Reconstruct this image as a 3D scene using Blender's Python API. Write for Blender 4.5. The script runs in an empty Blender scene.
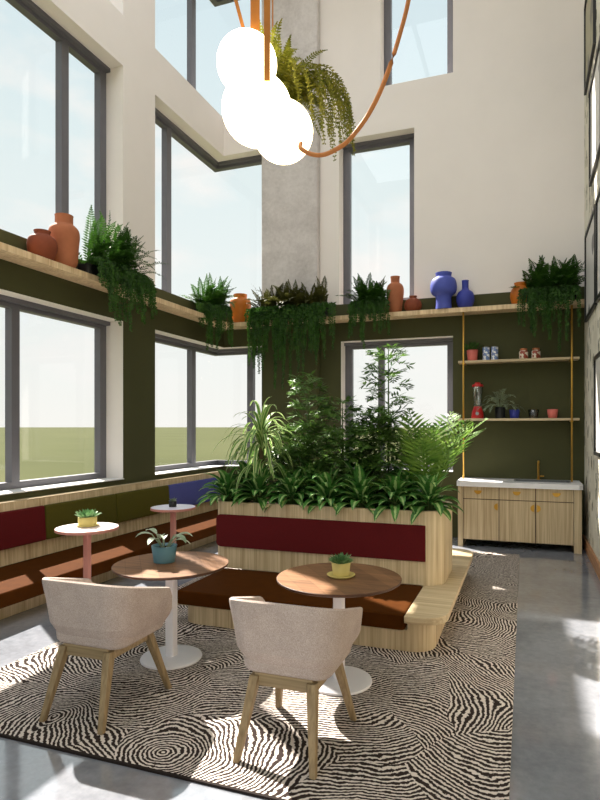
import bpy, math, random
from mathutils import Vector, Matrix
random.seed(7)
PI = math.pi
sc = bpy.context.scene
COL = sc.collection

# ------------------------------------------------------------------ mesh builder
class MB:
    def __init__(s): s.v = []; s.f = []; s.m = []; s.uv = []
    def face(s, idx, m=0, uv=None):
        s.f.append(idx); s.m.append(m); s.uv.append(uv)
    def add(s, verts, faces, m=0):
        o = len(s.v); s.v += [tuple(p) for p in verts]
        for f in faces: s.face([i + o for i in f], m)
    def box(s, x0, x1, y0, y1, z0, z1, m=0):
        s.add([(x0,y0,z0),(x1,y0,z0),(x1,y1,z0),(x0,y1,z0),(x0,y0,z1),(x1,y0,z1),(x1,y1,z1),(x0,y1,z1)],
              [(0,3,2,1),(4,5,6,7),(0,1,5,4),(1,2,6,5),(2,3,7,6),(3,0,4,7)], m)
    def prism(s, pts, z0, z1, m=0):               # ccw outline in plan
        n = len(pts)
        s.add([(x,y,z0) for x,y in pts] + [(x,y,z1) for x,y in pts],
              [tuple(range(n-1,-1,-1)), tuple(range(n,2*n))] + [(i,(i+1)%n,(i+1)%n+n,i+n) for i in range(n)], m)
    def lathe(s, prof, c=(0,0,0), n=40, m=0, cap=True):
        rings = len(prof)
        vs = [(c[0]+r*math.cos(2*PI*k/n), c[1]+r*math.sin(2*PI*k/n), c[2]+z) for r,z in prof for k in range(n)]
        fs = []
        for i in range(rings-1):
            for k in range(n):
                fs.append((i*n+k, i*n+(k+1)%n, (i+1)*n+(k+1)%n, (i+1)*n+k))
        if cap:
            fs.append(tuple(range(n-1,-1,-1))); fs.append(tuple((rings-1)*n+k for k in range(n)))
        s.add(vs, fs, m)
    def tube(s, pts, r, n=8, m=0):
        pts = [Vector(p) for p in pts]; rs = r if isinstance(r,(list,tuple)) else [r]*len(pts)
        vs = []; up = Vector((0,0,1))
        for i,p in enumerate(pts):
            d = (pts[min(i+1,len(pts)-1)] - pts[max(i-1,0)]).normalized()
            a = d.cross(up if abs(d.z) < .95 else Vector((1,0,0))).normalized(); b = a.cross(d)
            for k in range(n):
                t = 2*PI*k/n; vs.append(p + (a*math.cos(t)+b*math.sin(t))*rs[i])
        fs = [(i*n+k, i*n+(k+1)%n, (i+1)*n+(k+1)%n, (i+1)*n+k) for i in range(len(pts)-1) for k in range(n)]
        fs += [tuple(range(n-1,-1,-1)), tuple((len(pts)-1)*n+k for k in range(n))]
        s.add(vs, fs, m)
    def hexa(s, bot, top, m=0):                   # 4 bottom pts, 4 top pts (ccw)
        s.add(list(bot)+list(top), [(0,3,2,1),(4,5,6,7),(0,1,5,4),(1,2,6,5),(2,3,7,6),(3,0,4,7)], m)
    def build(s, name, mats, parent=None, smooth=False, bevel=0, seg=2, local=False, autos=None):
        off = Vector((0,0,0))
        if parent is not None and not local:
            q = parent
            while q is not None: off += q.location; q = q.parent
        me = bpy.data.meshes.new(name)
        me.from_pydata([(v[0]-off.x, v[1]-off.y, v[2]-off.z) for v in s.v], [], s.f)
        for mt in (mats if isinstance(mats,(list,tuple)) else [mats]): me.materials.append(mt)
        for i,p in enumerate(me.polygons):
            p.material_index = s.m[i]; p.use_smooth = smooth
        if any(u is not None for u in s.uv):
            l = me.uv_layers.new(name='UVMap'); k = 0
            for i,f in enumerate(s.f):
                for j in range(len(f)):
                    if s.uv[i] is not None: l.data[k].uv = s.uv[i][j]
                    k += 1
        me.update()
        o = bpy.data.objects.new(name, me); COL.objects.link(o)
        if parent is not None: o.parent = parent
        if bevel:
            b = o.modifiers.new('Bevel','BEVEL'); b.width = bevel; b.segments = seg; b.limit_method = 'ANGLE'; b.angle_limit = math.radians(35)
            for p in me.polygons: p.use_smooth = True
            w = o.modifiers.new('WN','WEIGHTED_NORMAL'); w.keep_sharp = True
        return o

def tag(o, label=None, cat=None, group=None, kind=None):
    if label: o['label'] = label
    if cat: o['category'] = cat
    if group: o['group'] = group
    if kind: o['kind'] = kind
    return o
def empty(name, loc, label, cat, group=None):
    o = bpy.data.objects.new(name, None); COL.objects.link(o); o.location = loc; o.empty_display_size = .1
    return tag(o, label, cat, group)
def copy_tree(o, parent=None):
    c = o.copy(); COL.objects.link(c)
    if parent is not None: c.parent = parent
    for ch in list(o.children): copy_tree(ch, c)
    return c
def rrect(x0, x1, y0, y1, r, n=8, corners=(1,1,1,1)):  # ccw from lower-left; r per corner on/off
    out = []
    for (cx,cy,a0),on in zip(((x0+r,y0+r,PI),(x1-r,y0+r,1.5*PI),(x1-r,y1-r,0),(x0+r,y1-r,.5*PI)), corners):
        if on:
            out += [(cx+r*math.cos(a0+.5*PI*k/n), cy+r*math.sin(a0+.5*PI*k/n)) for k in range(n+1)]
        else:
            out.append((x0 if cx==x0+r else x1, y0 if cy==y0+r else y1))
    return out

# ------------------------------------------------------------------ materials
def lin(c):
    return tuple(((x/255)/12.92 if x/255 <= .04045 else ((x/255+.055)/1.055)**2.4) for x in c) + (1,)
class N:
    def __init__(s, name):
        s.mat = bpy.data.materials.new(name); s.mat.use_nodes = True
        s.t = s.mat.node_tree; s.b = s.t.nodes['Principled BSDF']
    def n(s, typ, **kw):
        x = s.t.nodes.new(typ)
        for k,v in kw.items():
            if k in x.inputs: x.inputs[k].default_value = v
            else: setattr(x, k, v)
        return x
    def l(s, a, b): s.t.links.new(a, b)
    def coord(s, scale=(1,1,1), kind='Object', rot=(0,0,0)):
        tc = s.n('ShaderNodeTexCoord'); mp = s.n('ShaderNodeMapping'); mp.inputs['Scale'].default_value = scale
        mp.inputs['Rotation'].default_value = rot
        s.l(tc.outputs[kind], mp.inputs['Vector']); return mp.outputs['Vector']
    def noise(s, vec, scale, detail=4, rough=.55, dist=0):
        x = s.n('ShaderNodeTexNoise', Scale=scale, Detail=detail, Roughness=rough, Distortion=dist); s.l(vec, x.inputs['Vector']); return x.outputs['Fac']
    def ramp(s, fac, stops):
        r = s.n('ShaderNodeValToRGB'); e = r.color_ramp.elements
        while len(e) < len(stops): e.new(.5)
        for el,(p,c) in zip(e, stops): el.position = p; el.color = c
        s.l(fac, r.inputs['Fac']); return r.outputs['Color']
    def mix(s, fac, a, b, mode='MIX'):
        m = s.n('ShaderNodeMix', data_type='RGBA', blend_type=mode)
        for sock,val in ((m.inputs['Factor'],fac),(m.inputs['A'] if False else m.inputs[6],a),(m.inputs[7],b)):
            if hasattr(val,'is_linked') or isinstance(val, bpy.types.NodeSocket): s.l(val, sock)
            else: sock.default_value = val
        return m.outputs[2]
    def math(s, op, a, b=0.0):
        m = s.n('ShaderNodeMath', operation=op)
        for i,v in enumerate((a,b)):
            if isinstance(v, bpy.types.NodeSocket): s.l(v, m.inputs[i])
            else: m.inputs[i].default_value = v
        return m.outputs[0]
    def bump(s, h, strength=.2, dist=.01):
        b = s.n('ShaderNodeBump', Strength=strength, Distance=dist); s.l(h, b.inputs['Height']); s.l(b.outputs['Normal'], s.b.inputs['Normal'])
    def done(s, color=None, rough=.6, spec=.5, metal=0):
        if color is not None:
            if isinstance(color, bpy.types.NodeSocket): s.l(color, s.b.inputs['Base Color'])
            else: s.b.inputs['Base Color'].default_value = color
        s.b.inputs['Roughness'].default_value = rough; s.b.inputs['Specular IOR Level'].default_value = spec
        s.b.inputs['Metallic'].default_value = metal
        return s.mat

def plain(name, rgb, rough=.6, spec=.5, metal=0, var=.08, scale=6):
    m = N(name); c = lin(rgb)
    f = m.noise(m.coord(), scale, 3)
    d = tuple(x*(1-var) for x in c[:3])+(1,); e = tuple(min(1,x*(1+var)) for x in c[:3])+(1,)
    return m.done(m.ramp(f, [(.3,d),(.7,e)]), rough, spec, metal)

def wood(name, dark, light, axis='z', dens=60, rough=.5, reed=False, spec=.35):
    m = N(name)
    sc_ = {'x':(1.2,dens,dens),'y':(dens,1.2,dens),'z':(dens,dens,1.2)}[axis]
    a = m.noise(m.coord(sc_), 1, 3, .6); b = m.noise(m.coord(tuple(x*.18 for x in sc_)), 1, 3, .6, .6)
    f = m.math('ADD', m.math('MULTIPLY', a, .55), m.math('MULTIPLY', b, .45))
    col = m.ramp(f, [(.36,lin(dark)),(.62,lin(light))])
    m.bump(a, .12, .003)
    return m.done(col, rough, spec)

M = {}
M['white_wall'] = plain('white_plaster', (228,222,218), .85, .2, var=.015, scale=2)
M['green_wall'] = plain('olive_paint', (70,71,44), .8, .25, var=.04, scale=2)
M['frame'] = plain('window_frame_grey', (98,97,104), .45, .5, var=.03)
M['sillw'] = plain('sill_white', (225,225,225), .4, .5, var=.02)
M['oak'] = wood('pale_oak_upright_grain', (168,145,110), (214,195,160), 'z', 55)
M['oak_x'] = wood('pale_oak_along_x', (170,148,114), (214,196,162), 'x', 40)
M['oak_y'] = wood('pale_oak_along_y', (170,148,114), (214,196,162), 'y', 40)
M['leg'] = wood('oak_leg', (118,98,68), (158,136,102), 'z', 45)
M['legx'] = wood('oak_apron', (128,108,76), (168,146,112), 'x', 45)
M['leather'] = plain('brown_leather', (70,37,9), .75, .03, var=.1, scale=9)
M['red'] = plain('burgundy_fabric', (86,14,18), .85, .2, var=.08, scale=60)
M['olive'] = plain('olive_fabric', (76,72,18), .85, .2, var=.08, scale=60)
M['blue_fab'] = plain('blue_fabric', (78,84,150), .85, .2, var=.08, scale=60)
M['brass'] = plain('brass', (196,152,66), .3, .5, .75, var=.03)
M['steel'] = plain('steel', (150,152,156), .3, .5, .9, var=.03)
M['white_metal'] = plain('white_metal', (232,230,236), .35, .5, var=.01)
M['pinktop'] = plain('pink_white_laminate', (240,226,226), .3, .5, var=.01)
M['pink'] = plain('pink_metal', (196,134,122), .5, .4, var=.03)
M['lilac'] = plain('lilac_white_laminate', (226,224,240), .3, .5, var=.01)
M['marble'] = plain('white_counter', (236,236,240), .25, .5, var=.03, scale=5)
M['terra'] = plain('terracotta', (164,100,68), .75, .3, var=.06, scale=14)
M['terra_d'] = plain('terracotta_brown', (124,62,38), .7, .3, var=.08, scale=14)
M['amber'] = plain('amber_ceramic', (182,100,18), .5, .4, var=.06, scale=12)
M['bluecer'] = plain('cobalt_ceramic', (70,82,168), .55, .4, var=.05, scale=10)
M['bluecer_d'] = plain('dark_cobalt_ceramic', (50,60,150), .55, .4, var=.05, scale=10)
M['pinkpot'] = plain('coral_ceramic', (200,104,92), .6, .4, var=.05)
M['yellow'] = plain('yellow_ceramic', (204,186,112), .5, .4, var=.05)
M['teal'] = plain('teal_ceramic', (76,114,126), .45, .5, var=.05)
M['black'] = plain('black_matt', (22,22,22), .5, .4, var=.05)
M['soil'] = plain('soil', (50,36,26), .95, .1, var=.4, scale=40)
M['redplastic'] = plain('red_plastic', (176,26,30), .3, .5, var=.04)
M['strap'] = plain('tan_leather_strap', (190,120,50), .6, .3, var=.08, scale=20)
M['cord'] = plain('tan_cord', (196,126,72), .6, .3, var=.05)
M['stem'] = plain('green_stem', (78,98,48), .7, .3, var=.15, scale=20)
M['bark'] = plain('grey_bark', (92,80,62), .9, .2, var=.2, scale=30)
M['can'] = None

def leafmat(name, dark, light, transl=.35, stripe=None, rough=.45):
    m = N(name); tc = m.n('ShaderNodeTexCoord')
    f = m.noise(m.coord(), 9, 2)
    col = m.ramp(f, [(.3,lin(dark)),(.72,lin(light))])
    if stripe:
        sx = m.n('ShaderNodeSeparateXYZ'); m.l(tc.outputs['UV'], sx.inputs[0])
        d = m.math('ABSOLUTE', m.math('SUBTRACT', sx.outputs[0], .5))
        mp = m.n('ShaderNodeMapping'); mp.inputs['Scale'].default_value = (5,9,1); m.l(tc.outputs['UV'], mp.inputs[0])
        nz = m.noise(mp.outputs[0], 1.3, 2, .6)
        if stripe[1] == 'mid':
            k = m.math('ADD', m.math('MULTIPLY', d, 3.2), m.math('MULTIPLY', nz, -1.1)); k = m.math('LESS_THAN', k, -.12)
        else:
            k = m.math('GREATER_THAN', d, .27)
        col = m.mix(k, col, lin(stripe[0]))
    m.done(col, rough, .35)
    tr = m.n('ShaderNodeBsdfTranslucent'); m.l(col, tr.inputs['Color'])
    mx = m.n('ShaderNodeMixShader'); mx.inputs[0].default_value = transl
    m.l(m.b.outputs[0], mx.inputs[1]); m.l(tr.outputs[0], mx.inputs[2])
    m.l(mx.outputs[0], m.t.nodes['Material Output'].inputs[0])
    return m.mat
M['fern'] = leafmat('fern_leaf', (30,62,16), (64,104,34), .3)
M['fern_b'] = leafmat('fern_leaf_brownish', (52,56,22), (92,92,44), .3)
M['fern_sun'] = leafmat('sunlit_tint_fern_leaf', (84,92,22), (134,130,44), .45)  # glow of lamp and sun through the leaves put into their colour
M['bamboo'] = leafmat('bamboo_leaf', (46,84,28), (104,138,62), .35)
M['palm'] = leafmat('palm_leaf', (70,112,40), (136,168,74), .4)
M['aglao'] = leafmat('variegated_leaf', (42,94,36), (90,146,66), .35, ((168,196,126),'mid'))
M['dracaena'] = leafmat('striped_strap_leaf', (72,118,46), (112,152,72), .35, ((190,206,140),'edge'))
M['succ'] = leafmat('succulent_leaf', (70,112,66), (128,164,110), .2)
M['calathea'] = leafmat('grey_green_leaf', (120,146,118), (196,206,184), .2)
M['darkleaf'] = leafmat('dark_wispy_leaf', (104,122,98), (164,178,146), .2)

# concrete
def concrete(name, a, b, rough, spec, streaks=False):
    m = N(name)
    f1 = m.noise(m.coord((1,1,1)), 1.6, 6, .62, .4); f2 = m.noise(m.coord((1,1,1)), 16, 5, .7)
    f = m.math('ADD', m.math('MULTIPLY', f1, .6), m.math('MULTIPLY', f2, .4))
    col = m.ramp(f, [(.34,lin(a)),(.62,lin(b))])
    if streaks:
        g = m.noise(m.coord((1,1,1)), 5.5, 8, .75, 1.6)
        col = m.mix(m.ramp(g, [(.64,(0,0,0,1)),(.74,(.5,.5,.5,1))]), col, lin((205,205,208)))
        r = m.ramp(f2, [(.3,(.04,.04,.04,1)),(.7,(.14,.14,.14,1))])
        m.l(r, m.b.inputs['Roughness'])
    return m.done(col, rough, spec)
M['floor'] = concrete('polished_concrete', (113,116,123), (142,145,153), .18, .5, True)
M['floor'].node_tree.nodes['Principled BSDF'].inputs['IOR'].default_value = 2.9
def floor_rough(mat):
    pass
M['concrete'] = concrete('raw_concrete', (174,168,166), (206,201,199), .85, .2)

def rugmat():
    m = N('swirl_rug')
    tc = m.n('ShaderNodeTexCoord')
    nv = m.n('ShaderNodeTexNoise', Scale=1.1, Detail=2.0); m.l(tc.outputs['Object'], nv.inputs['Vector'])
    vm = m.n('ShaderNodeVectorMath', operation='MULTIPLY_ADD'); m.l(nv.outputs['Color'], vm.inputs[0]); vm.inputs[1].default_value = (.55,.55,0); m.l(tc.outputs['Object'], vm.inputs[2])
    flat = m.n('ShaderNodeVectorMath', operation='MULTIPLY'); m.l(vm.outputs[0], flat.inputs[0]); flat.inputs[1].default_value = (1,1,0)
    vo = m.n('ShaderNodeTexVoronoi', Scale=1.25); vo.voronoi_dimensions = '2D'; m.l(flat.outputs[0], vo.inputs['Vector'])
    c = m.n('ShaderNodeVectorMath', operation='SUBTRACT'); m.l(vo.outputs['Color'], c.inputs[0]); c.inputs[1].default_value = (.5,.5,.5)
    c2 = m.n('ShaderNodeVectorMath', operation='MULTIPLY_ADD'); m.l(c.outputs[0], c2.inputs[0]); c2.inputs[1].default_value = (2.2,2.2,0); m.l(vo.outputs['Position'], c2.inputs[2])
    d = m.n('ShaderNodeVectorMath', operation='DISTANCE'); m.l(flat.outputs[0], d.inputs[0]); m.l(c2.outputs[0], d.inputs[1])
    n1 = m.noise(tc.outputs['Object'], 7, 2); n2 = m.noise(tc.outputs['Object'], 34, 2)
    ph = m.math('ADD', m.math('MULTIPLY', d.outputs['Value'], 2*PI/.028), m.math('ADD', m.math('MULTIPLY', n1, 9.0), m.math('MULTIPLY', n2, 5.0)))
    s = m.math('SINE', ph)
    n3 = m.noise(tc.outputs['Object'], 60, 2)
    s2 = m.math('ADD', s, m.math('MULTIPLY', m.math('SUBTRACT', n3, .5), 3.0))
    col = m.ramp(m.math('ADD', m.math('MULTIPLY', s2, .5), .5), [(.50,lin((46,37,34))),(.72,lin((206,195,186)))])
    m.bump(n3, .3, .004)
    return m.done(col, .95, .1)
M['rug'] = rugmat()

def fabric(name, a, b):
    m = N(name); f = m.noise(m.coord((1,1,1)), 170, 2, .7); g = m.noise(m.coord(), 8, 3)
    f = m.math('ADD', m.math('MULTIPLY', f, .75), m.math('MULTIPLY', g, .25))
    m.bump(f, .25, .002)
    return m.done(m.ramp(f, [(.35,lin(a)),(.65,lin(b))]), .95, .1)
M['chair'] = fabric('oatmeal_pink_felt', (156,141,133), (192,177,169))

def walnut():
    m = N('walnut_planks'); v = m.coord((1,1,1), rot=(0,0,.9))
    br = m.n('ShaderNodeTexBrick', Scale=1.0); br.inputs['Brick Width'].default_value = 1.5; br.inputs['Row Height'].default_value = .11; br.inputs['Mortar Size'].default_value = .0015
    br.inputs['Color1'].default_value = (.35,.35,.35,1); br.inputs['Color2'].default_value = (.75,.75,.75,1); br.inputs['Mortar'].default_value = (.2,.2,.2,1); m.l(v, br.inputs['Vector'])
    g = m.noise(m.coord((2.2,34,34), rot=(0,0,.9)), 1, 5, .65, .8)
    f = m.math('ADD', m.math('MULTIPLY', br.outputs['Color'], .35), m.math('MULTIPLY', g, .65))
    return m.done(m.ramp(f, [(.3,lin((70,45,29))),(.66,lin((142,103,72)))]), .5, .25)
M['walnut'] = walnut()
M['walnut_edge_gap_shade'] = plain('dark_walnut_edge_gap_shade', (74,46,30), .5, .4)  # table rims, and painted shade behind the cabinet fronts

def wallpaper():
    m = N('brush_dash_wallpaper')
    br = m.n('ShaderNodeTexVoronoi', Scale=1.0); m.l(m.coord((9,9,4.2)), br.inputs['Vector'])
    sx = m.n('ShaderNodeSeparateXYZ'); m.l(br.outputs['Color'], sx.inputs[0])
    n = m.noise(m.coord((1,1,1)), 26, 3)
    k = m.math('LESS_THAN', m.math('ADD', br.outputs['Distance'], m.math('MULTIPLY', m.math('SUBTRACT', n, .5), .35)), .34)
    pick = m.math('MULTIPLY', k, m.math('GREATER_THAN', sx.outputs[0], .38))
    tone = m.ramp(sx.outputs[1], [(.2,lin((70,70,58))),(.55,lin((120,118,98))),(.9,lin((168,164,146)))])
    col = m.mix(pick, m.ramp(m.noise(m.coord(), 3, 4), [(.3,lin((206,201,184))),(.7,lin((228,224,210)))]), tone)
    return m.done(col, .8, .2)
M['wallpaper'] = wallpaper()

def glassmat(name='window_glass', fac=.02, tint=(1,1,1,1)):
    m = N(name); t = m.n('ShaderNodeBsdfTransparent'); t.inputs[0].default_value = tint
    g = m.n('ShaderNodeBsdfGlossy'); g.inputs['Roughness'].default_value = .02
    x = m.n('ShaderNodeMixShader'); x.inputs[0].default_value = fac
    m.l(t.outputs[0], x.inputs[1]); m.l(g.outputs[0], x.inputs[2]); m.l(x.outputs[0], m.t.nodes['Material Output'].inputs[0])
    return m.mat
M['glass'] = glassmat()
M['clear'] = glassmat('clear_jar_glass', .16, (.86,.9,.9,1))
M['smoke'] = glassmat('smoked_glass', .12, (.45,.5,.47,1))
def emit(name, col, s):
    m = N(name); m.done((1,1,1,1)); m.b.inputs['Emission Color'].default_value = col; m.b.inputs['Emission Strength'].default_value = s; return m.mat
M['globe'] = emit('lit_opal_globe', (1,.82,.48,1), 8)

def art(name, bg, fg, scale, thr):
    m = N(name); v = m.coord((1,1,1))
    w = m.n('ShaderNodeTexWave', Scale=scale, Distortion=9.0, Detail=2.0); w.inputs['Detail Scale'].default_value = .8; m.l(v, w.inputs['Vector'])
    return m.done(m.ramp(w.outputs['Fac'], [(thr,lin(bg)),(thr+.06,lin(fg))]), .35, .4)
M['art_a'] = art('abstract_olive_print', (150,146,110), (66,64,36), 1.3, .45)
M['art_b'] = art('abstract_ink_print', (224,222,216), (36,36,38), .8, .86)
M['art_c'] = art('abstract_grey_print', (212,210,206), (70,68,70), 1.0, .7)
M['blackframe'] = plain('black_frame', (16,15,15), .4, .5)
M['mat_white'] = plain('picture_mount', (232,230,226), .8, .2, var=.01)

# ------------------------------------------------------------------ the place
XL, XR, YB, YS, ZC = -5.19, .83, 9.4, -2.6, 10.4
XO, YO = -5.65, 9.82
ZG = 3.83                                          # top of the olive paint
def struct(o, label=None): o['kind'] = 'structure'; return o

b = MB(); b.box(-5.65, 1.1, YS, YO, -.2, 0); struct(b.build('floor', M['floor']))
b = MB(); b.box(-5.65, 1.1, YS, YO, ZC, ZC+.2); struct(b.build('ceiling', M['white_wall']))
gm = N('meadow'); gf = gm.noise(gm.coord((1,1,1)), .05, 6, .6)
gm.done(gm.ramp(gf, [(.3,lin((62,66,38))),(.7,lin((74,77,48)))]), .95, .05)
b = MB(); b.add([(-3000,-3000,-.35),(3000,-3000,-.35),(3000,4000,-.35),(-3000,4000,-.35)], [(0,1,2,3)])
struct(b.build('ground', gm.mat))

def wall(name, axis, a0, a1, inner, outer, openings, zs=(ZG,)):
    """openings: (a0,a1,z0,z1). Inner faces are olive up to ZG and white above."""
    A = sorted({a0,a1,*[o[0] for o in openings],*[o[1] for o in openings]})
    Z = sorted({0,ZC,*zs,*[o[2] for o in openings],*[o[3] for o in openings]})
    A = [a for a in A if a0 <= a <= a1]
    def is_open(i,j):
        if i < 0 or i >= len(A)-1: return None
        if j < 0 or j >= len(Z)-1: return None
        ca, cz = (A[i]+A[i+1])/2, (Z[j]+Z[j+1])/2
        return any(o[0] < ca < o[1] and o[2] < cz < o[3] for o in openings)
    vid = {}; mb = MB()
    def V(a, z, w):
        k = (a,z,w)
        if k not in vid:
            t = inner if w == 0 else outer
            vid[k] = len(mb.v); mb.v.append((t,a,z) if axis == 'y' else (a,t,z))
        return vid[k]
    for i in range(len(A)-1):
        for j in range(len(Z)-1):
            if is_open(i,j): continue
            x0,x1,z0,z1 = A[i],A[i+1],Z[j],Z[j+1]
            g = 1 if z1 <= ZG+1e-6 else 0
            mb.face([V(x0,z0,0),V(x1,z0,0),V(x1,z1,0),V(x0,z1,0)], g)
            mb.face([V(x0,z0,1),V(x0,z1,1),V(x1,z1,1),V(x1,z0,1)], 0)
            for (di,dj,p,q) in ((-1,0,(x0,z0),(x0,z1)),(1,0,(x1,z1),(x1,z0)),(0,-1,(x1,z0),(x0,z0)),(0,1,(x0,z1),(x1,z1))):
                if is_open(i+di,j+dj) is not False:
                    mb.face([V(*p,0),V(*q,0),V(*q,1),V(*p,1)], 0)
    return struct(mb.build(name, [M['white_wall'], M['green_wall']]))

ZL0, ZL1, ZU1, ZT0, ZT1 = 1.035, 3.2, 6.7, 7.39, 9.85
left_open = []
for z0,z1 in ((ZL0,ZL1),(ZG,ZU1),(ZT0,ZT1)):
    left_open += [(-2.0,1.7,z0,z1), (2.4,6.59,z0,z1), (7.32,YO,z0,z1)]
wall('wall_left', 'y', YS, YO, XL, XO, left_open)
back_open = [(XL,-4.0,z0,z1) for z0,z1 in ((ZL0,ZL1),(ZG,ZU1),(ZT0,ZT1))]
back_open += [(-2.944,-1.08,ZL0,ZL1), (-2.98,-1.70,ZG,6.62), (-2.26,-1.08,ZT0,ZT1)]
wall('wall_back', 'x', XL, 1.1, YB, YO, back_open)
b = MB(); b.box(XR, 1.1, YS, YB, 0, ZC); struct(b.build('wall_right', M['wallpaper']))
b = MB(); b.box(XR-.03, XR, YS, YB, 0, .16); struct(b.build('baseboard_right', wood('skirting_wood', (150,104,72), (190,142,104), 'y', 40), bevel=.006))
b = MB(); b.prism(rrect(-4.37,-3.32,9.26,9.5,.03,3,(1,1,0,0)), 0, ZG-.02, 1); b.prism(rrect(-4.37,-3.32,9.26,9.5,.03,3,(1,1,0,0)), ZG-.02, ZC, 0)
struct(b.build('column', [M['concrete'], M['green_wall']]))

# windows: frame bars .12 wide and .10 deep, set at the outer side of the reveal
nwin = [0]
def window(runs, z0, z1, name=None):
    """runs: list of (axis, a0, a1, [mullion starts], jamb_lo, jamb_hi)"""
    nwin[0] += 1
    fr = MB(); gl = MB(); si = MB(); w = .12
    for (ax, a0, a1, mulls, jl, jh, wm) in runs:
        f0, f1, g = (-5.57,-5.47,-5.52) if ax == 'y' else (9.65,9.75,9.70)
        def bar(p0,p1,q0,q1):
            if ax == 'y': fr.box(f0,f1,p0,p1,q0,q1)
            else: fr.box(p0,p1,f0,f1,q0,q1)
        bar(a0,a1,z0,z0+.09); bar(a0,a1,z1-.10,z1)
        # slimmer inner bead round the head
        if ax == 'y': fr.box(-5.47,-5.40,a0,a1,z1-.05,z1)
        else: fr.box(a0,a1,9.58,9.65,z1-.05,z1)
        if jl: bar(a0,a0+w,z0+.09,z1-.10)
        if jh: bar(a1-w,a1,z0+.09,z1-.10)
        for k in mulls: bar(k,k+wm,z0+.09,z1-.10)
        if ax == 'y': gl.box(g-.006,g+.006,a0,a1,z0+.09,z1-.10); si.box(-5.47,XL+.02,a0,a1,z0,z0+.012)
        else: gl.box(a0,a1,g-.006,g+.006,z0+.09,z1-.10); si.box(a0,a1,YB-.02,9.65,z0,z0+.012)
    o = struct(fr.build('window_%d' % nwin[0], M['frame']))
    gl.build('glass', M['glass'], o)
    if z0 < 2: si.build('window_sill', M['sillw'], o)
    return o
window([('y',2.4,6.59,[3.55,5.02],True,True,.11)], ZL0, ZL1)
window([('y',2.4,6.59,[4.1,5.77],True,True,.12)], ZG, ZU1)
window([('y',2.4,6.59,[4.4],True,True,.12)], ZT0, ZT1)
window([('y',7.32,9.75,[8.78],True,False,.13),('x',-5.47,-4.0,[-4.84],False,True,.12)], ZL0, ZL1)
window([('y',7.32,9.75,[8.03],True,False,.13),('x',-5.47,-4.0,[],False,True,.12)], ZG, ZU1)
window([('y',7.32,9.75,[8.78],True,False,.13),('x',-5.47,-4.0,[],False,True,.12)], ZT0, ZT1)
window([('x',-2.944,-1.08,[-2.36],True,True,.10)], ZL0, ZL1)
window([('x',-2.98,-1.70,[],True,True,.10)], ZG, 6.62)
window([('x',-2.26,-1.08,[],True,True,.10)], ZT0, ZT1)
for z0,z1 in ((ZL0,ZL1),(ZG,ZU1),(ZT0,ZT1)):
    window([('y',-2.0,1.7,[-.2],True,True,.12)], z0, z1)  # unseen windows nearer the camera, added for light and reflections

# ------------------------------------------------------------------ wall shelf (one L-shaped board notched round the column)
ZS0, ZS1 = 3.515, 3.585
b = MB(); b.prism([(XL,0.5),(-4.9,0.5),(-4.9,9.11),(XR,9.11),(XR,YB),(-3.315,YB),(-3.315,9.255),(-4.375,9.255),(-4.375,YB),(XL,YB)], ZS0, ZS1)
tag(b.build('wall_shelf', wood('shelf_oak', (190,160,122), (230,206,168), 'z', 34)), 'long pale oak ledge shelf running along the olive wall under the upper windows', 'shelf')

# ------------------------------------------------------------------ rug
b = MB(); b.box(-3.57,-.07,2.50,8.37,0,.012, 0)
rug = b.build('rug', M['rug']); tag(rug, 'large rug with brown and cream swirling stripes under chairs and tables', 'rug')
b = MB()
for x0,x1,y0,y1 in ((-3.57,-.07,2.484,2.4995),): b.box(x0,x1,y0,y1,0,.013)
b.build('binding', plain('dark_binding', (40,34,32), .9, .1), rug)['label'] = 'dark bound front edge'

# ------------------------------------------------------------------ left bench
r = empty('wall_bench', (-4.8,5,0), 'long low bench with brown leather seat under the windows on the left', 'bench')
b = MB(); b.box(-5.15,-4.49,.9,9.12,0,.17); b.build('base', M['oak'], r)
b = MB(); b.box(-5.09,-4.27,.9,9.12,.172,.31); b.build('seat_cushion', M['leather'], r, bevel=.02)
b = MB(); b.hexa([(-5.18,.9,.315),(-5.07,.9,.315),(-5.07,9.12,.315),(-5.18,9.12,.315)], [(-5.18,.9,.955),(-5.10,.9,.955),(-5.10,9.12,.955),(-5.18,9.12,.955)]); b.build('backrest', M['oak'], r)
b = MB(); b.box(-5.187,-5.095,.9,9.12,.956,.966); b.build('ledge', M['oak_y'], r)
for y0,y1,m,l in ((1.45,2.68,'olive','olive back pad'),(2.69,3.88,'red','burgundy back pad'),(3.89,5.08,'red','burgundy back pad'),(5.09,6.27,'olive','olive back pad'),(6.28,7.47,'olive','olive back pad'),(7.48,9.0,'blue_fab','blue back pad')):
    b = MB(); b.hexa([(-5.075,y0,.49),(-5.02,y0,.49),(-5.02,y1,.49),(-5.075,y1,.49)],[(-5.093,y0,.875),(-5.045,y0,.875),(-5.045,y1,.875),(-5.093,y1,.875)])
    b.build('back_pad', M[m], r, bevel=.02, seg=3)['label'] = l

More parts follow.
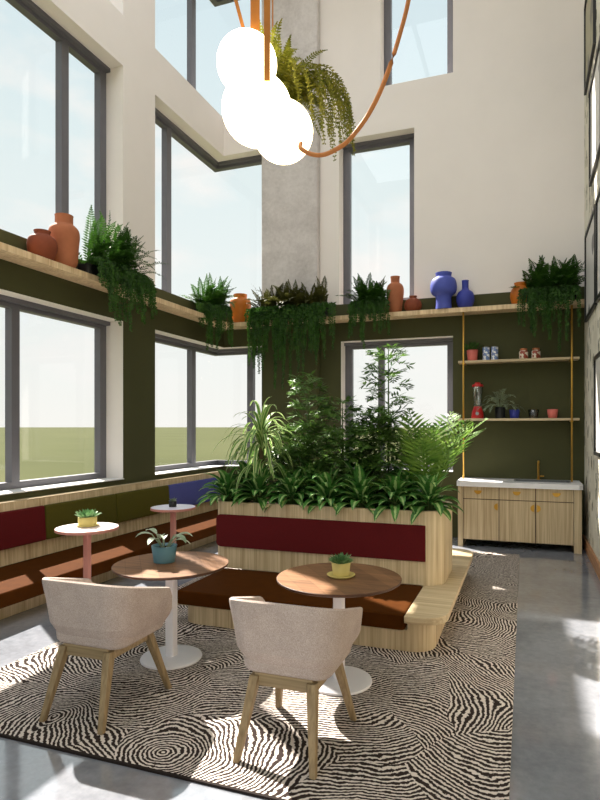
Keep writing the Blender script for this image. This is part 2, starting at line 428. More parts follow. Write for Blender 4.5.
# ------------------------------------------------------------------ planter bench
r = empty('planter_bench', (-1.8,5.6,0), 'pale oak island bench with tall planter box and burgundy back pad in the middle', 'bench')
PX0, PX1, PY0, PY1 = -3.05, -.69, 5.27, 6.12
b = MB(); b.prism(rrect(-2.90,-.665,4.46,6.93,.18,8), 0.012, .175); b.prism(rrect(-.86,-.665,4.46,6.93,.18,8,(0,1,1,0)), .175, .255)
b.build('base', M['oak'], r)
b = MB(); b.prism(rrect(-2.94,-.87,4.43,6.97,.03,3,(1,0,0,1)), .176, .186); b.build('seat_board', M['oak_x'], r)
b = MB(); b.prism(rrect(-.868,-.556,4.37,7.02,.2,10,(0,1,1,0)), .256, .312); b.build('bench_top', M['oak_x'], r, bevel=.006)
b = MB(); b.prism(rrect(-2.90,-.872,4.40,PY0-.004,.03,3), .188, .312); b.build('seat_cushion', M['leather'], r, bevel=.012)
b = MB(); b.prism(rrect(-2.90,-.872,PY1+.004,6.99,.03,3), .188, .312); b.build('seat_cushion', M['leather'], r, bevel=.012)
out = rrect(PX0,PX1,PY0,PY1,.18,8); inn = rrect(PX0+.05,PX1-.05,PY0+.05,PY1-.05,.13,8); n = len(out)
b = MB(); b.add([(x,y,z) for pts,z in ((out,.313),(out,.985),(inn,.985),(inn,.80)) for x,y in pts],
      [(k*n+i, k*n+(i+1)%n, (k+1)*n+(i+1)%n, (k+1)*n+i) for k in range(3) for i in range(n)])
b.build('planter_box', M['oak'], r)
b = MB(); b.prism(inn, .78, .90); b.build('soil', M['soil'], r)
def pad_xz(x0,x1,z0,z1,r,y0,y1,flip=1):
    pts = rrect(x0,x1,z0,z1,r,6,(1,0,0,1)); mb = MB(); n = len(pts)
    mb.add([(x,y0,z) for x,z in pts]+[(x,y1,z) for x,z in pts], [tuple(range(n)), tuple(range(2*n-1,n-1,-1))]+[(i,i+n,(i+1)%n+n,(i+1)%n) for i in range(n)])
    return mb
pad_xz(-2.985,-.848,.53,.858,.05,PY0-.022,PY0-.001).build('back_pad', M['red'], r, bevel=.006)['label'] = 'burgundy back pad'

# ------------------------------------------------------------------ cafe tables
def cafe_table(x, y, label, first=None):
    if first: o = copy_tree(first); o.location = (x,y,.012); o['label'] = label; return o
    o = empty('cafe_table', (x,y,.012), label, 'table', 'round walnut cafe tables')
    b = MB(); b.lathe([(.0005,.708),(.423,.708),(.424,.712),(.0005,.7125)], n=72, cap=False); b.build('tabletop', M['walnut'], o, local=True)
    b = MB(); b.lathe([(.0005,.672),(.34,.672),(.413,.690),(.425,.698),(.426,.710),(.423,.7115),(.422,.7075),(.0005,.7075)], n=72, cap=False); b.build('edge_band', M['walnut_edge_gap_shade'], o, smooth=False, local=True)['label'] = 'dark bevelled underside and rim'
    b = MB(); b.prism(rrect(-.035,.035,-.035,.035,.012,3), .022, .672); b.build('pole', M['white_metal'], o, local=True)
    b = MB(); b.lathe([(.225,0),(.228,.006),(.224,.016),(.19,.021),(.0005,.023)], n=56); b.build('base', M['white_metal'], o, local=True)
    return o
t1 = cafe_table(-2.51, 3.745, 'round walnut cafe table holding the teal pot, beside the wall bench')
t2 = cafe_table(-1.20, 3.785, 'round walnut cafe table holding a yellow pot, before the planter bench', t1)

def pedestal(x, y, rr, label, top, edge):
    o = empty('pedestal_table', (x,y,0), label, 'table', 'small pedestal tables by the wall bench')
    b = MB(); b.lathe([(.0005,.738),(rr-.004,.738),(rr-.004,.75),(.0005,.7505)], n=56, cap=False); b.build('tabletop', top, o, local=True)
    b = MB(); b.lathe([(.0005,.715),(rr-.03,.715),(rr,.722),(rr,.748),(rr-.0045,.7495),(rr-.0045,.7375),(.0005,.7375)], n=56, cap=False); b.build('edge_band', edge, o, local=True)['label'] = 'pink rim'
    b = MB(); b.prism(rrect(-.03,.03,-.03,.03,.012,3), .018, .715); b.build('pole', edge, o, local=True)
    b = MB(); b.lathe([(.10,0),(.10,.012),(.05,.018)], n=40); b.build('base', edge, o, local=True)
    return o
p1 = pedestal(-4.125, 4.69, .298, 'small round pale pink pedestal table with a yellow succulent pot on it', M['pinktop'], M['pink'])
p2 = pedestal(-4.15, 6.23, .275, 'small round lilac white pedestal table with a tiny black pot on it', M['lilac'], M['pink'])

# ------------------------------------------------------------------ chairs
def chair(x, y, label, first=None):
    if first: o = copy_tree(first); o.location = (x,y,.012); o['label'] = label; return o
    o = empty('tub_chair', (x,y,.012), label, 'chair', 'felt tub chairs at the cafe tables')
    # U-shaped shell: path from left arm tip round the back to right arm tip
    def upath(hw, yb, yf, r, nc=9, ns=6):
        pts = [(-hw, yf + (yb+r-yf)*k/ns) for k in range(ns)]
        pts += [(-hw+r-r*math.cos(.5*PI*k/nc), yb+r-r*math.sin(.5*PI*k/nc)) for k in range(nc+1)]
        nb = 5
        pts += [(-hw+r+(2*hw-2*r)*k/nb, yb) for k in range(1,nb)]
        pts += [(hw-r+r*math.sin(.5*PI*k/nc), yb+r-r*math.cos(.5*PI*k/nc)) for k in range(nc+1)]
        pts += [(hw, yb+r+(yf-yb-r)*k/ns) for k in range(1,ns+1)]
        return pts
    levels = []       # (path, z func)
    def lev(hw,yb,yf,r,zb,zf):
        p = upath(hw,yb,yf,r); n = len(p)
        levels.append([(px,py,zb+(zf-zb)*(py-yb)/(yf-yb)) for px,py in p])
    # outside, bottom -> rim, then inside rim -> seat
    lev(.12,-.09,.18,.08,.40,.41)
    lev(.185,-.145,.22,.115,.412,.42)
    lev(.245,-.197,.255,.135,.458,.462)
    lev(.280,-.232,.268,.145,.515,.515)
    lev(.294,-.252,.272,.145,.556,.550)
    lev(.310,-.266,.250,.145,.69,.64)
    lev(.326,-.282,.205,.145,.81,.69)
    lev(.326,-.282,.20,.145,.828,.706)
    lev(.316,-.272,.195,.137,.836,.712)
    lev(.300,-.256,.20,.125,.828,.703)
    lev(.288,-.244,.21,.115,.79,.68)
    lev(.270,-.228,.235,.11,.62,.60)
    lev(.25,-.215,.25,.10,.45,.46)
    n = len(levels[0]); vs = [p for L_ in levels for p in L_]; nl = len(levels)
    fs = [(k*n+i, k*n+i+1, (k+1)*n+i+1, (k+1)*n+i) for k in range(nl-1) for i in range(n-1)]
    fs = [f[::-1] for f in fs]
    # close arm fronts
    for i in (0, n-1):
        for a in range(nl//2):
            c = nl-1-a
            if c-1 > a:
                q = [a*n+i,(a+1)*n+i,(c-1)*n+i,c*n+i]
                if q[1] == q[2]: q.pop(1)
                fs.append(tuple(q if i == 0 else q[::-1]))
    fs.append(tuple(range(n)))                     # underside
    b = MB(); b.add(vs, fs); sh = b.build('shell', M['chair'], o, smooth=True, local=True)
    es = sh.modifiers.new('EdgeSplit','EDGE_SPLIT'); es.split_angle = math.radians(20)
    b = MB(); b.prism(rrect(-.25,.25,-.2,.30,.09,6), .425, .475); b.build('seat', M['chair'], o, bevel=.022, seg=4, local=True)
    ap = [(-.20,-.205),(.20,-.205),(.205,.20),(-.205,.20)]
    b = MB()
    b.box(-.165,.165,-.195,-.163,.36,.43); b.box(-.165,.165,.15,.182,.37,.425)
    b.box(-.19,-.158,-.165,.155,.368,.428); b.box(.158,.19,-.165,.155,.368,.428)
    b.build('apron', M['legx'], o, bevel=.006, local=True)
    for (bx,by,tx,ty,zt) in ((-.212,-.305,-.162,-.178,.415),(.212,-.305,.162,-.178,.415),(-.242,.312,-.172,.17,.425),(.242,.312,.172,.17,.425)):
        b = MB(); s0,s1 = .017,.027
        b.hexa([(bx-s0,by-s0,0),(bx+s0,by-s0,0),(bx+s0,by+s0,0),(bx-s0,by+s0,0)], [(tx-s1,ty-s1,zt),(tx+s1,ty-s1,zt),(tx+s1,ty+s1,zt),(tx-s1,ty+s1,zt)])
        b.build('leg', M['leg'], o, bevel=.005, local=True)
    return o
c2 = chair(-1.20, 3.0, 'beige felt tub chair pulled up to the table with the yellow pot')
c1 = chair(-2.475, 2.99, 'beige felt tub chair pulled up to the table with the teal pot', c2)

# ------------------------------------------------------------------ kitchen
r = empty('sideboard', (-.1,9.05,0), 'pale oak kitchen cabinet with three doors and brass half-moon pulls', 'cabinet')
b = MB(); b.box(-.86,.64,8.755,9.36,.105,.882); b.build('body', M['walnut_edge_gap_shade'], r)  # dark body colour stands in for shade in the door and drawer gaps
b = MB(); b.box(-.932,-.862,8.73,9.37,0,.882); b.build('end_panel', M['oak'], r)
b = MB(); b.box(.642,.738,8.73,9.37,0,.882); b.build('end_panel', M['oak'], r)
def half(cx, cz, rad, ang, y):
    mb = MB(); n = 18
    pts = [(cx+rad*math.cos(ang+PI*k/n), cz+rad*math.sin(ang+PI*k/n)) for k in range(n+1)]; m_ = len(pts)
    mb.add([(x,y,z) for x,z in pts]+[(x,y-.014,z) for x,z in pts], [tuple(range(m_)), tuple(range(2*m_-1,m_-1,-1))]+[(i,i+m_,(i+1)%m_+m_,(i+1)%m_) for i in range(m_)])
    return mb
edges = (-.858,-.353,.140,.639)
for i in range(3):
    x0,x1 = edges[i]+.006, edges[i+1]-.006; cx = (x0+x1)/2
    b = MB(); b.box(x0,x1,8.735,8.754,.11,.694); d = b.build('door', M['oak'], r)
    half((x1-.012) if i < 2 else x0+.012, .60, .05, PI/2 if i < 2 else -PI/2, 8.734).build('handle', M['brass'], d)
    b = MB(); b.box(x0,x1,8.735,8.754,.706,.88); d = b.build('drawer', M['oak'], r)
    half(cx+(-.04,-.005,.025)[i], .828, .054, PI, 8.734).build('handle', M['brass'], d)
r = empty('worktop', (-.1,9.05,.883), 'white worktop with inset steel sink on the oak cabinet', 'worktop')
ch = .05
b = MB()
SX0,SX1,SY0,SY1 = -.14,.60,8.93,9.26
def slab(x0,x1,y0,y1): b.box(x0,x1,y0,y1,.883,.955)
b.prism([(-.95,8.69+ch),(-.95+ch,8.69),(.755-ch,8.69),(.755,8.69+ch),(.755,SY0),(-.95,SY0)], .883, .955)
slab(-.95,SX0,SY0,SY1); slab(SX1,.755,SY0,SY1); slab(-.95,.755,SY1,9.395)
b.build('slab', M['marble'], r)
b = MB(); t=.012
b.box(SX0,SX1,SY0,SY1,.884,.892)
for x0,x1,y0,y1 in ((SX0-.015,SX1+.015,SY0-.015,SY0+t),(SX0-.015,SX1+.015,SY1-t,SY1+.015),(SX0-.015,SX0+t,SY0+t,SY1-t),(SX1-t,SX1+.015,SY0+t,SY1-t)): b.box(x0,x1,y0,y1,.956,.963)
for x0,x1,y0,y1 in ((SX0,SX1,SY0,SY0+t),(SX0,SX1,SY1-t,SY1),(SX0,SX0+t,SY0+t,SY1-t),(SX1-t,SX1,SY0+t,SY1-t)): b.box(x0,x1,y0,y1,.892,.956)
b.build('sink', M['steel'], r)
r = empty('faucet', (.19,9.32,.956), 'slim brass tap rising behind the steel sink', 'faucet')
b = MB(); b.lathe([(.03,0),(.03,.012),(.018,.014)], (.19,9.32,.956), 20); b.tube([(.19,9.32,.97),(.19,9.32,1.20),(.19,9.31,1.225),(.19,9.28,1.235),(.19,9.18,1.235),(.19,9.165,1.22)], .017, 12); b.build('spout', M['brass'], r, smooth=True)
b = MB(); b.tube([(.207,9.32,1.01),(.27,9.32,1.013)], .011, 10); b.build('lever', M['brass'], r, smooth=True)

r = empty('shelf_rack', (-.12,9.22,.956), 'two pale wood shelves on slim brass rods above the worktop', 'shelf')
for x in (-.893,.640):
    b = MB(); b.tube([(x,9.14,.956),(x,9.14,ZS0-.001)], .014, 10); b.build('rod', M['brass'], r, smooth=True)
for z in (1.845,2.735):
    b = MB(); b.box(-.975,.745,9.155,9.395,z,z+.036); s = b.build('shelf_board', M['oak_x'], r, bevel=.005)
    for x in (-.893,.640):
        b = MB(); b.box(x-.02,x+.02,9.13,9.38,z-.02,z-.001); b.build('bracket', M['brass'], s)

# ------------------------------------------------------------------ pictures on the right wall
def picture(y0,y1,z0,z1,artm,label,mount=.12):
    o = empty('framed_picture', (XR,(y0+y1)/2,z0), label, 'picture', 'black framed prints on the patterned wall')
    w = .045; b = MB(); X0,X1 = XR-.035,XR-.001
    b.box(X0,X1,y0,y1,z0,z0+w); b.box(X0,X1,y0,y1,z1-w,z1); b.box(X0,X1,y0,y0+w,z0+w,z1-w); b.box(X0,X1,y1-w,y1,z0+w,z1-w); b.build('frame', M['blackframe'], o)
    b = MB(); b.box(XR-.015,X1,y0+w,y1-w,z0+w,z1-w); b.build('mount', M['mat_white'], o)
    if mount is not None:
        b = MB(); b.box(XR-.018,XR-.0155,y0+w+mount,y1-w-mount,z0+w+mount,z1-w-mount); b.build('print', artm, o)
picture(7.90,9.10,6.50,7.75,M['art_a'],'black framed olive abstract print, highest picture nearest the corner',.02)
picture(7.20,8.43,4.93,6.18,M['art_b'],'black framed ink print on white, second picture down from the top',.14)
picture(7.76,9.02,3.235,4.46,M['art_c'],'black framed grey abstract print beside the right end of the wall shelf',.02)
picture(6.35,7.66,3.24,4.46,M['art_b'],'black framed print at shelf height, cut by the right edge of the photo',.10)
picture(6.6,7.85,1.41,2.61,M['art_b'],'black framed print on white, lowest picture beside the hanging shelves',.05)

# ------------------------------------------------------------------ vases
def vase(name, x, y, z, prof, mat, label, cat='vase', s=1.0):
    o = empty(name, (x,y,z), label, cat, 'vases on the wall shelf')
    # smooth the profile
    P = [Vector((a,c,0)) for a,c in prof]; Q = []
    for i in range(len(P)-1):
        p0,p1,p2,p3 = P[max(i-1,0)],P[i],P[i+1],P[min(i+2,len(P)-1)]
        for k in range(5):
            t = k/5; Q.append(.5*((2*p1)+(p2-p0)*t+(2*p0-5*p1+4*p2-p3)*t*t+(3*p1-p0-3*p2+p3)*t**3))
    Q.append(P[-1])
    zr = Q[-1].y; rr = max(Q[-1].x,.012)
    prof2 = [(max(q.x,.001)*s,q.y*s) for q in Q]
    b = MB(); b.lathe(prof2, n=40, cap=False); b.add([(prof2[0][0]*math.cos(2*PI*k/40),prof2[0][0]*math.sin(2*PI*k/40),0) for k in range(40)],[tuple(range(39,-1,-1))])
    b.build('body', mat, o, smooth=True, local=True)
    b = MB(); b.lathe([(rr*s,zr*s),((rr+.004)*s,(zr+.008)*s),((rr-.012)*s,(zr+.010)*s),((rr-.018)*s,(zr-.02)*s),((rr-.02)*s,(zr-.10)*s)], n=40, cap=False)
    b.build('rim', mat, o, smooth=True, local=True)
    return o
zt = ZS1+.001
vase('vase',-5.0,5.31,zt,[(.115,0),(.145,.06),(.16,.25),(.17,.36),(.158,.43),(.12,.475),(.10,.49),(.098,.53),(.098,.585)],M['terra'],'tall terracotta bottle vase on the left wall shelf')
vase('vase',-5.01,5.0,zt,[(.10,0),(.14,.07),(.155,.15),(.14,.23),(.09,.27),(.08,.285),(.085,.31)],M['terra_d'],'squat round brown terracotta vase behind the tall one on the left shelf',)
vase('vase',-4.755,9.22,zt,[(.11,0),(.14,.04),(.18,.25),(.19,.34),(.17,.41),(.12,.435),(.115,.45),(.118,.50)],M['amber'],'amber vase on the wall shelf between two hanging ferns at the corner')
vase('vase',-1.98,9.25,zt,[(.085,0),(.105,.05),(.135,.27),(.14,.38),(.12,.45),(.075,.49),(.07,.51),(.075,.585)],M['terra'],'terracotta bottle vase with ribs on the back shelf beside a fern')
vase('vase',-1.69,9.25,zt,[(.08,0),(.125,.05),(.138,.12),(.11,.19),(.06,.22),(.055,.235),(.06,.25)],M['terra_d'],'small round brown vase right of the terracotta bottle vase')
vase('vase',-1.20,9.19,zt,[(.125,0),(.118,.12),(.125,.2),(.19,.26),(.205,.36),(.18,.46),(.125,.50),(.12,.515),(.125,.56)],M['bluecer'],'large cobalt blue vase with wide bulb on a stout foot')
vase('vase',-.875,9.25,zt,[(.07,0),(.11,.04),(.138,.14),(.12,.24),(.07,.285),(.052,.31),(.05,.37),(.052,.43)],M['bluecer_d'],'round dark blue bottle vase beside the large cobalt one')
vase('vase',-.06,9.27,zt,[(.11,0),(.14,.06),(.155,.16),(.13,.25),(.09,.28),(.088,.29),(.095,.33)],M['amber'],'amber vase at the right end of the back shelf, by the fern')

# ------------------------------------------------------------------ foliage helpers
def leaflet(mb, p, d, side, L, w, uv=False):
    """flat pointed leaflet from p along d, width along side"""
    q = p + d*L*.45
    o = len(mb.v); mb.v += [tuple(p), tuple(q+side*w*.5), tuple(p+d*L), tuple(q-side*w*.5)]
    mb.face([o,o+1,o+2,o+3])
def frond(mb, p, az, elev, length, droop, L, w, n=22, tw=None, gap=0, sweep=.35, prof=.8, wig=.1, rach=.004, lift=.2):
    d = Vector((math.cos(az)*math.cos(elev), math.sin(az)*math.cos(elev), math.sin(elev)))
    p = Vector(p); st = length/n
    for i in range(n):
        t = (i+1)/n
        d = (d + Vector((random.uniform(-wig,wig)*.3, random.uniform(-wig,wig)*.3, -droop/n*(.4+1.2*t)))).normalized()
        s = d.cross(Vector((0,0,1)))
        s = s.normalized() if s.length > .08 else Vector((-math.sin(az),math.cos(az),0))
        u = s.cross(d).normalized()
        q = p + d*st
        o = len(mb.v); mb.v += [tuple(p-s*rach),tuple(p+s*rach),tuple(q+s*rach),tuple(q-s*rach)]; mb.face([o,o+1,o+2,o+3])
        if t > gap:
            k = (t-gap)/(1-gap); l = L*max(.12, math.sin(PI*min(1,k*.86+.14))**prof)
            for sg in (-1,1):
                dd = (s*sg + d*sweep + u*random.uniform(-lift,lift)).normalized()
                leaflet(mb, q, dd, d, l*random.uniform(.85,1.1), w)
        p = q
    return p
def trail(mb, p, out, reach, drop, L, w, n=30):
    """strand that arches outward then hangs"""
    p = Vector(p); d = Vector((out.x,out.y,.5)).normalized(); st = (reach+drop)/n
    for i in range(n):
        t = i/n
        tgt = Vector((out.x*.05,out.y*.05,-1))
        f = min(1, t*(reach+drop)/max(reach,.05)*.30)
        d = (d*(1-f*.5)+tgt*f*.5+Vector((random.uniform(-.09,.09),random.uniform(-.09,.09),0))).normalized()
        q = p + d*st
        a = random.uniform(0,PI); s = Vector((math.cos(a),math.sin(a),.0))
        o = len(mb.v); mb.v += [tuple(p-s*.003),tuple(p+s*.003),tuple(q+s*.003),tuple(q-s*.003)]; mb.face([o,o+1,o+2,o+3])
        l = L*(1-.6*t)
        for k in range(3):
            a2 = a + k*2.1 + random.uniform(-.4,.4); e = Vector((math.cos(a2),math.sin(a2),random.uniform(-.5,.4))).normalized()
            leaflet(mb, q, e, Vector((0,0,1)), l*random.uniform(.7,1.2), w)
        p = q

def pot(o, x, y, z, r0, r1, h, mat, soil=True):
    b = MB(); b.lathe([(r0,0),(r1,h),(r1-.012,h),(r1-.02,h*.8)], (x,y,z), 36, cap=False); b.add([(x+r0*math.cos(2*PI*k/36),y+r0*math.sin(2*PI*k/36),z) for k in range(36)],[tuple(range(35,-1,-1))])
    q = b.build('pot', mat, o, smooth=True)
    if soil:
        b = MB(); b.lathe([(r0*.9,h*.72),(r1-.02,h*.84)], (x,y,z), 30); b.build('soil', M['soil'], o)
    return q

def fern(x, y, z, out, label, nup=30, up=.5, ntr=26, drop=.75, spread=.28, mat='fern', seed=1, cat='plant', potcol='black', along=None, name='hanging_fern', zpot=None, mat2=None):
    random.seed(seed)
    o = empty(name, (x,y,z), label, cat, 'ferns trailing over the wall shelf')
    out = Vector(out); al = Vector((-out.y,out.x,0))
    zb = z if zpot is None else zpot
    b = MB(); h=.13; pr=.11
    b.prism(rrect(x-(spread if al.x else .1),x+(spread if al.x else .1),y-(spread if al.y else .1),y+(spread if al.y else .1),.06,5), zb, zb+h); b.build('planter', M[potcol], o)
    b = MB(); c = Vector((x,y,zb+h))
    for i in range(nup):
        p = c + al*random.uniform(-spread,spread)*.9 + out*random.uniform(-.05,.08)
        aa = math.atan2(out.y,out.x) + random.gauss(0,1.15)
        if abs(((aa-math.atan2(out.y,out.x)+PI)%(2*PI))-PI) > 1.9: aa = math.atan2(out.y,out.x)+random.uniform(-1.6,1.6)
        e = math.radians(random.uniform(35,88)); L = up*random.uniform(.65,1.15)
        frond(b, p, aa, e, L, random.uniform(.7,1.9), .085, .026, n=24, wig=.14)
    b.build('fronds', M[mat], o)
    b = MB()
    for i in range(ntr):
        k = random.uniform(-1,1); p = c + al*k*spread*1.05 + out*random.uniform(.0,.08)
        dr = drop*(.25+.75*random.random()**1.5)*(1-.35*abs(k))
        trail(b, p, (out + al*random.uniform(-.5,.5)).normalized(), .20, dr, .068, .024, n=int(14+dr*44))
    b.build('trailing_fronds', M[mat2 or mat], o)
    return o
fern(-5.02,6.08,zt,(1,0,0),'fern trailing from the left wall shelf between two windows',70,.66,50,1.05,.46,seed=3)
fern(-5.00,8.60,zt,(.8,-.6,0),'smaller fern trailing from the shelf left of the amber corner vase',44,.55,34,.95,.22,seed=5)
fern(-3.72,9.14,zt,(0,-1,0),'very wide brownish fern hanging over the column at shelf height',90,.48,100,1.5,.70,'fern_b',seed=8,mat2='fern')
fern(-2.36,9.21,zt,(0,-1,0),'fern trailing over the back window next to the terracotta bottle vase',44,.52,34,1.0,.22,seed=11)
fern(.36,9.21,zt,(0,-1,0),'dark fern at the right end of the back shelf above the rack',66,.52,42,1.05,.34,seed=13)

# ------------------------------------------------------------------ planter plants
def broad_leaf(mb, p, az, elev, L, W, droop, n=7, roll=.18):
    d = Vector((math.cos(az)*math.cos(elev), math.sin(az)*math.cos(elev), math.sin(elev))); p = Vector(p); st = L/n
    rows = []
    for i in range(n+1):
        t = i/n; w = W*.5*(math.sin(PI*min(1,t*.93+.07))**.8 if t < 1 else 0.02)
        s = d.cross(Vector((0,0,1))); s = s.normalized() if s.length > .05 else Vector((-math.sin(az),math.cos(az),0)); u = s.cross(d)
        rows.append((p-s*w+u*w*roll*2, p, p+s*w+u*w*roll*2, t))
        d = (d+Vector((0,0,-droop/n*(.3+1.4*t)))).normalized(); p = p + d*st
    o = len(mb.v)
    for a_,c_,e_,t in rows: mb.v += [tuple(a_),tuple(c_),tuple(e_)]
    for i in range(n):
        t0,t1 = rows[i][3],rows[i+1][3]
        for k,(u0,u1) in enumerate(((0,.5),(.5,1))):
            mb.face([o+i*3+k,o+i*3+k+1,o+(i+1)*3+k+1,o+(i+1)*3+k], 0, [(u0,t0),(u1,t0),(u1,t1),(u0,t1)])
ZSOIL = .90
def bushy(x, y, label, seed, nl=26, L=.36, h=.16):
    random.seed(seed)
    o = empty('leafy_plant', (x,y,ZSOIL), label, 'plant', 'variegated leafy plants along the planter edge')
    b = MB(); st = MB()
    for i in range(nl):
        t = i/nl; az = i*2.399+random.uniform(-.3,.3); e = math.radians(74-70*t+random.uniform(-12,12))
        z0 = ZSOIL+.03+h*(1-t)*random.uniform(.7,1.2)
        top = Vector((x+math.cos(az)*.05*(.4+t), y+math.sin(az)*.05*(.4+t), z0+.06))
        st.tube([(x+random.uniform(-.015,.015),y+random.uniform(-.015,.015),ZSOIL-.02), tuple(top)], .006, 5)
        broad_leaf(b, top, az, e, L*random.uniform(.8,1.15), L*.36*random.uniform(.85,1.15), random.uniform(.9,2.2))
    b.build('leaves', M['aglao'], o, smooth=True); st.build('stems', M['stem'], o)
    return o
front = (('bushy leafy plant at the left end of the planter, nearest the wall bench',-2.95),('bushy leafy plant at the foot of the striped strap-leaved plant',-2.58),
         ('variegated leafy plant third from the left along the planter front',-2.22),('variegated leafy plant in the middle of the planter front',-1.84),
         ('variegated leafy plant third from the right along the planter front',-1.50),('variegated leafy plant second from the right along the planter front',-1.16),
         ('variegated leafy plant at the right end of the planter front, below the palm',-.84))
for i,(l,x) in enumerate(front): bushy(x, 5.43, l, 20+i, 44, .27, .13)
for i,(l,x) in enumerate((('leafy plant behind the leftmost bushy plant, in the second row of the planter',-2.84),('leafy plant in the second row, left of the middle of the planter',-2.12),('leafy plant in the second row, in the middle of the planter',-1.60),('leafy plant in the second row, right of the middle of the planter',-1.10))):
    bushy(x, 5.66, l, 50+i, 34, .28, .20)

def strap_plant(x, y, label, seed):
    random.seed(seed)
    o = empty('strap_leaf_plant', (x,y,ZSOIL), label, 'plant')
    b = MB(); b.tube([(x,y,ZSOIL-.03),(x+.01,y,1.3),(x-.01,y,1.60)], [.03,.026,.022], 10); b.build('cane', M['bark'], o, smooth=True)
    b = MB()
    for zc,nn,Lm in ((1.60,60,.62),(1.36,30,.52)):
        for i in range(nn):
            az = i*2.399; t = i/nn
            broad_leaf(b, (x+random.uniform(-.02,.02),y+random.uniform(-.02,.02),zc+random.uniform(-.08,.08)), az, math.radians(82-80*t+random.uniform(-8,8)), Lm*random.uniform(.7,1.1), .042, random.uniform(2.2,4.0), n=10, roll=.1)
    b.build('leaves', M['dracaena'], o, smooth=True); return o
strap_plant(-2.64,5.60,'tall plant with pale striped strap leaves arching from a cane',41)

def bamboo(x, y, h, label, seed, ns=3, rad=.42, dens=1.0, mat='bamboo'):
    random.seed(seed)
    o = empty('feathery_plant', (x,y,ZSOIL), label, 'plant', 'feathery plants rising from the planter')
    b = MB(); st = MB()
    for s_ in range(ns):
        a0 = 2*PI*s_/ns+seed; hh = h*(1 if s_ == 0 else random.uniform(.62,.85)); lean = 0 if s_ == 0 else .14
        base = Vector((x+math.cos(a0)*.05,y+math.sin(a0)*.05,ZSOIL-.03)); tip = Vector((x+math.cos(a0)*(.05+lean),y+math.sin(a0)*(.05+lean),hh))
        st.tube([tuple(base.lerp(tip,t)) for t in (0,.3,.6,1)], [.012,.011,.009,.004], 7)
        nb = int(40*dens)
        for i in range(nb):
            t = .10+.90*i/nb; p = base.lerp(tip,t); az = i*2.399+random.uniform(-.4,.4)
            L = rad*(1.05-.55*t)*random.uniform(.75,1.15)
            frond(b, p, az, math.radians(random.uniform(15,50)), L, random.uniform(.5,1.5), .14, .030, n=10, gap=.15, sweep=.8, wig=.25, rach=.003, lift=.6)
            # twigs off the branch
            frond(b, p+Vector((math.cos(az),math.sin(az),.5))*L*.35, az+random.choice((-.8,.8)), math.radians(random.uniform(0,30)), L*.65, 1.0, .13, .030, n=7, sweep=.8, wig=.25, rach=.003, lift=.6)
    b.build('foliage', M[mat], o); st.build('stems', M['stem'], o); return o
bamboo(-2.24,5.82,2.30,'feathery plant in front of the green column, left of the back window',51,3,.42)
bamboo(-1.78,5.86,2.02,'lower feathery plant between the column and the back window mullion',53,3,.42)
bamboo(-1.36,5.80,2.56,'tallest feathery plant against the bright back window',57,3,.46)
def palm(x, y, label, seed, nf=12):
    random.seed(seed)
    o = empty('palm_plant', (x,y,ZSOIL), label, 'plant')
    b = MB(); st = MB()
    for i in range(nf):
        az = i*2.399; e = math.radians(random.uniform(66,88)); p = Vector((x+math.cos(az)*.04,y+math.sin(az)*.04,ZSOIL-.02))
        frond(b, p, az, e, random.uniform(.85,1.16), random.uniform(.8,1.6), .28, .034, n=24, gap=.34, sweep=.55, prof=.6, wig=.05, rach=.005, lift=.25)
    b.build('fronds', M['palm'], o)
    for i in range(4): st.tube([(x+.03*math.cos(i*1.6),y+.03*math.sin(i*1.6),ZSOIL-.03),(x+.05*math.cos(i*1.6),y+.05*math.sin(i*1.6),ZSOIL+.3)], [.014,.008], 7)
    st.build('stems', M['stem'], o); return o
palm(-.92,5.74,'light green palm at the right end of the planter',61)

# ------------------------------------------------------------------ small potted plants
def rosette(o, x, y, z, rad, h, n=26, seed=1, mat='succ', name='succulent'):
    random.seed(seed); b = MB()
    for i in range(n):
        a = i*2.399; t = i/n; rr = rad*math.sqrt(t)*.8
        broad_leaf(b, (x+math.cos(a)*rr,y+math.sin(a)*rr,z), a+random.uniform(-.4,.4), math.radians(85-50*t), h*random.uniform(.7,1.15), h*.38, -.2+.6*t, n=4, roll=.3)
    b.build(name, M[mat], o, smooth=True)
def potted(x, y, z, label, r0, r1, h, mat, saucer=None):
    o = empty('potted_plant', (x,y,z), label, 'plant', 'small potted plants')
    dz = 0
    if saucer:
        b = MB(); b.lathe([(saucer*.8,0),(saucer,.016),(saucer-.006,.018),(saucer*.75,.010)], (x,y,z), 36); b.build('saucer', mat, o, smooth=True); dz = .011
    pot(o, x, y, z+dz, r0, r1, h, mat); return o, z+dz+h*.84
ZT = .0125+.7125
o,zz = potted(-1.19,3.80,ZT,'yellow pot with succulent on saucer, on the walnut table nearer the planter',.056,.066,.088,M['yellow'],.098); rosette(o,-1.19,3.80,zz,.06,.07,60,2)
o,zz = potted(-4.165,4.74,.751,'yellow pot with succulent on the pale pink pedestal table',.088,.092,.085,M['yellow'],.115); rosette(o,-4.165,4.74,zz,.09,.085,60,3)
o,zz = potted(-4.16,6.235,.751,'tiny black pot on the lilac white pedestal table',.046,.048,.07,M['black']); rosette(o,-4.16,6.235,zz,.03,.06,14,4,'darkleaf','sprout')
o,zz = potted(-2.59,3.77,ZT,'teal pot with grey-green leaves on the walnut table',.078,.096,.125,M['teal'])
random.seed(5); b = MB(); st = MB()
for i in range(9):
    a = i*2.399+.5; top = Vector((-2.59+math.cos(a)*.09,3.77+math.sin(a)*.09,zz+random.uniform(.05,.11)))
    st.tube([(-2.59,3.77,zz-.02),tuple(top)], .004, 5); broad_leaf(b, top, a, math.radians(random.uniform(-5,35)), .13, .058, 1.3, n=5)
b.build('leaves', M['calathea'], o, smooth=True); st.build('stems', M['darkleaf'], o)

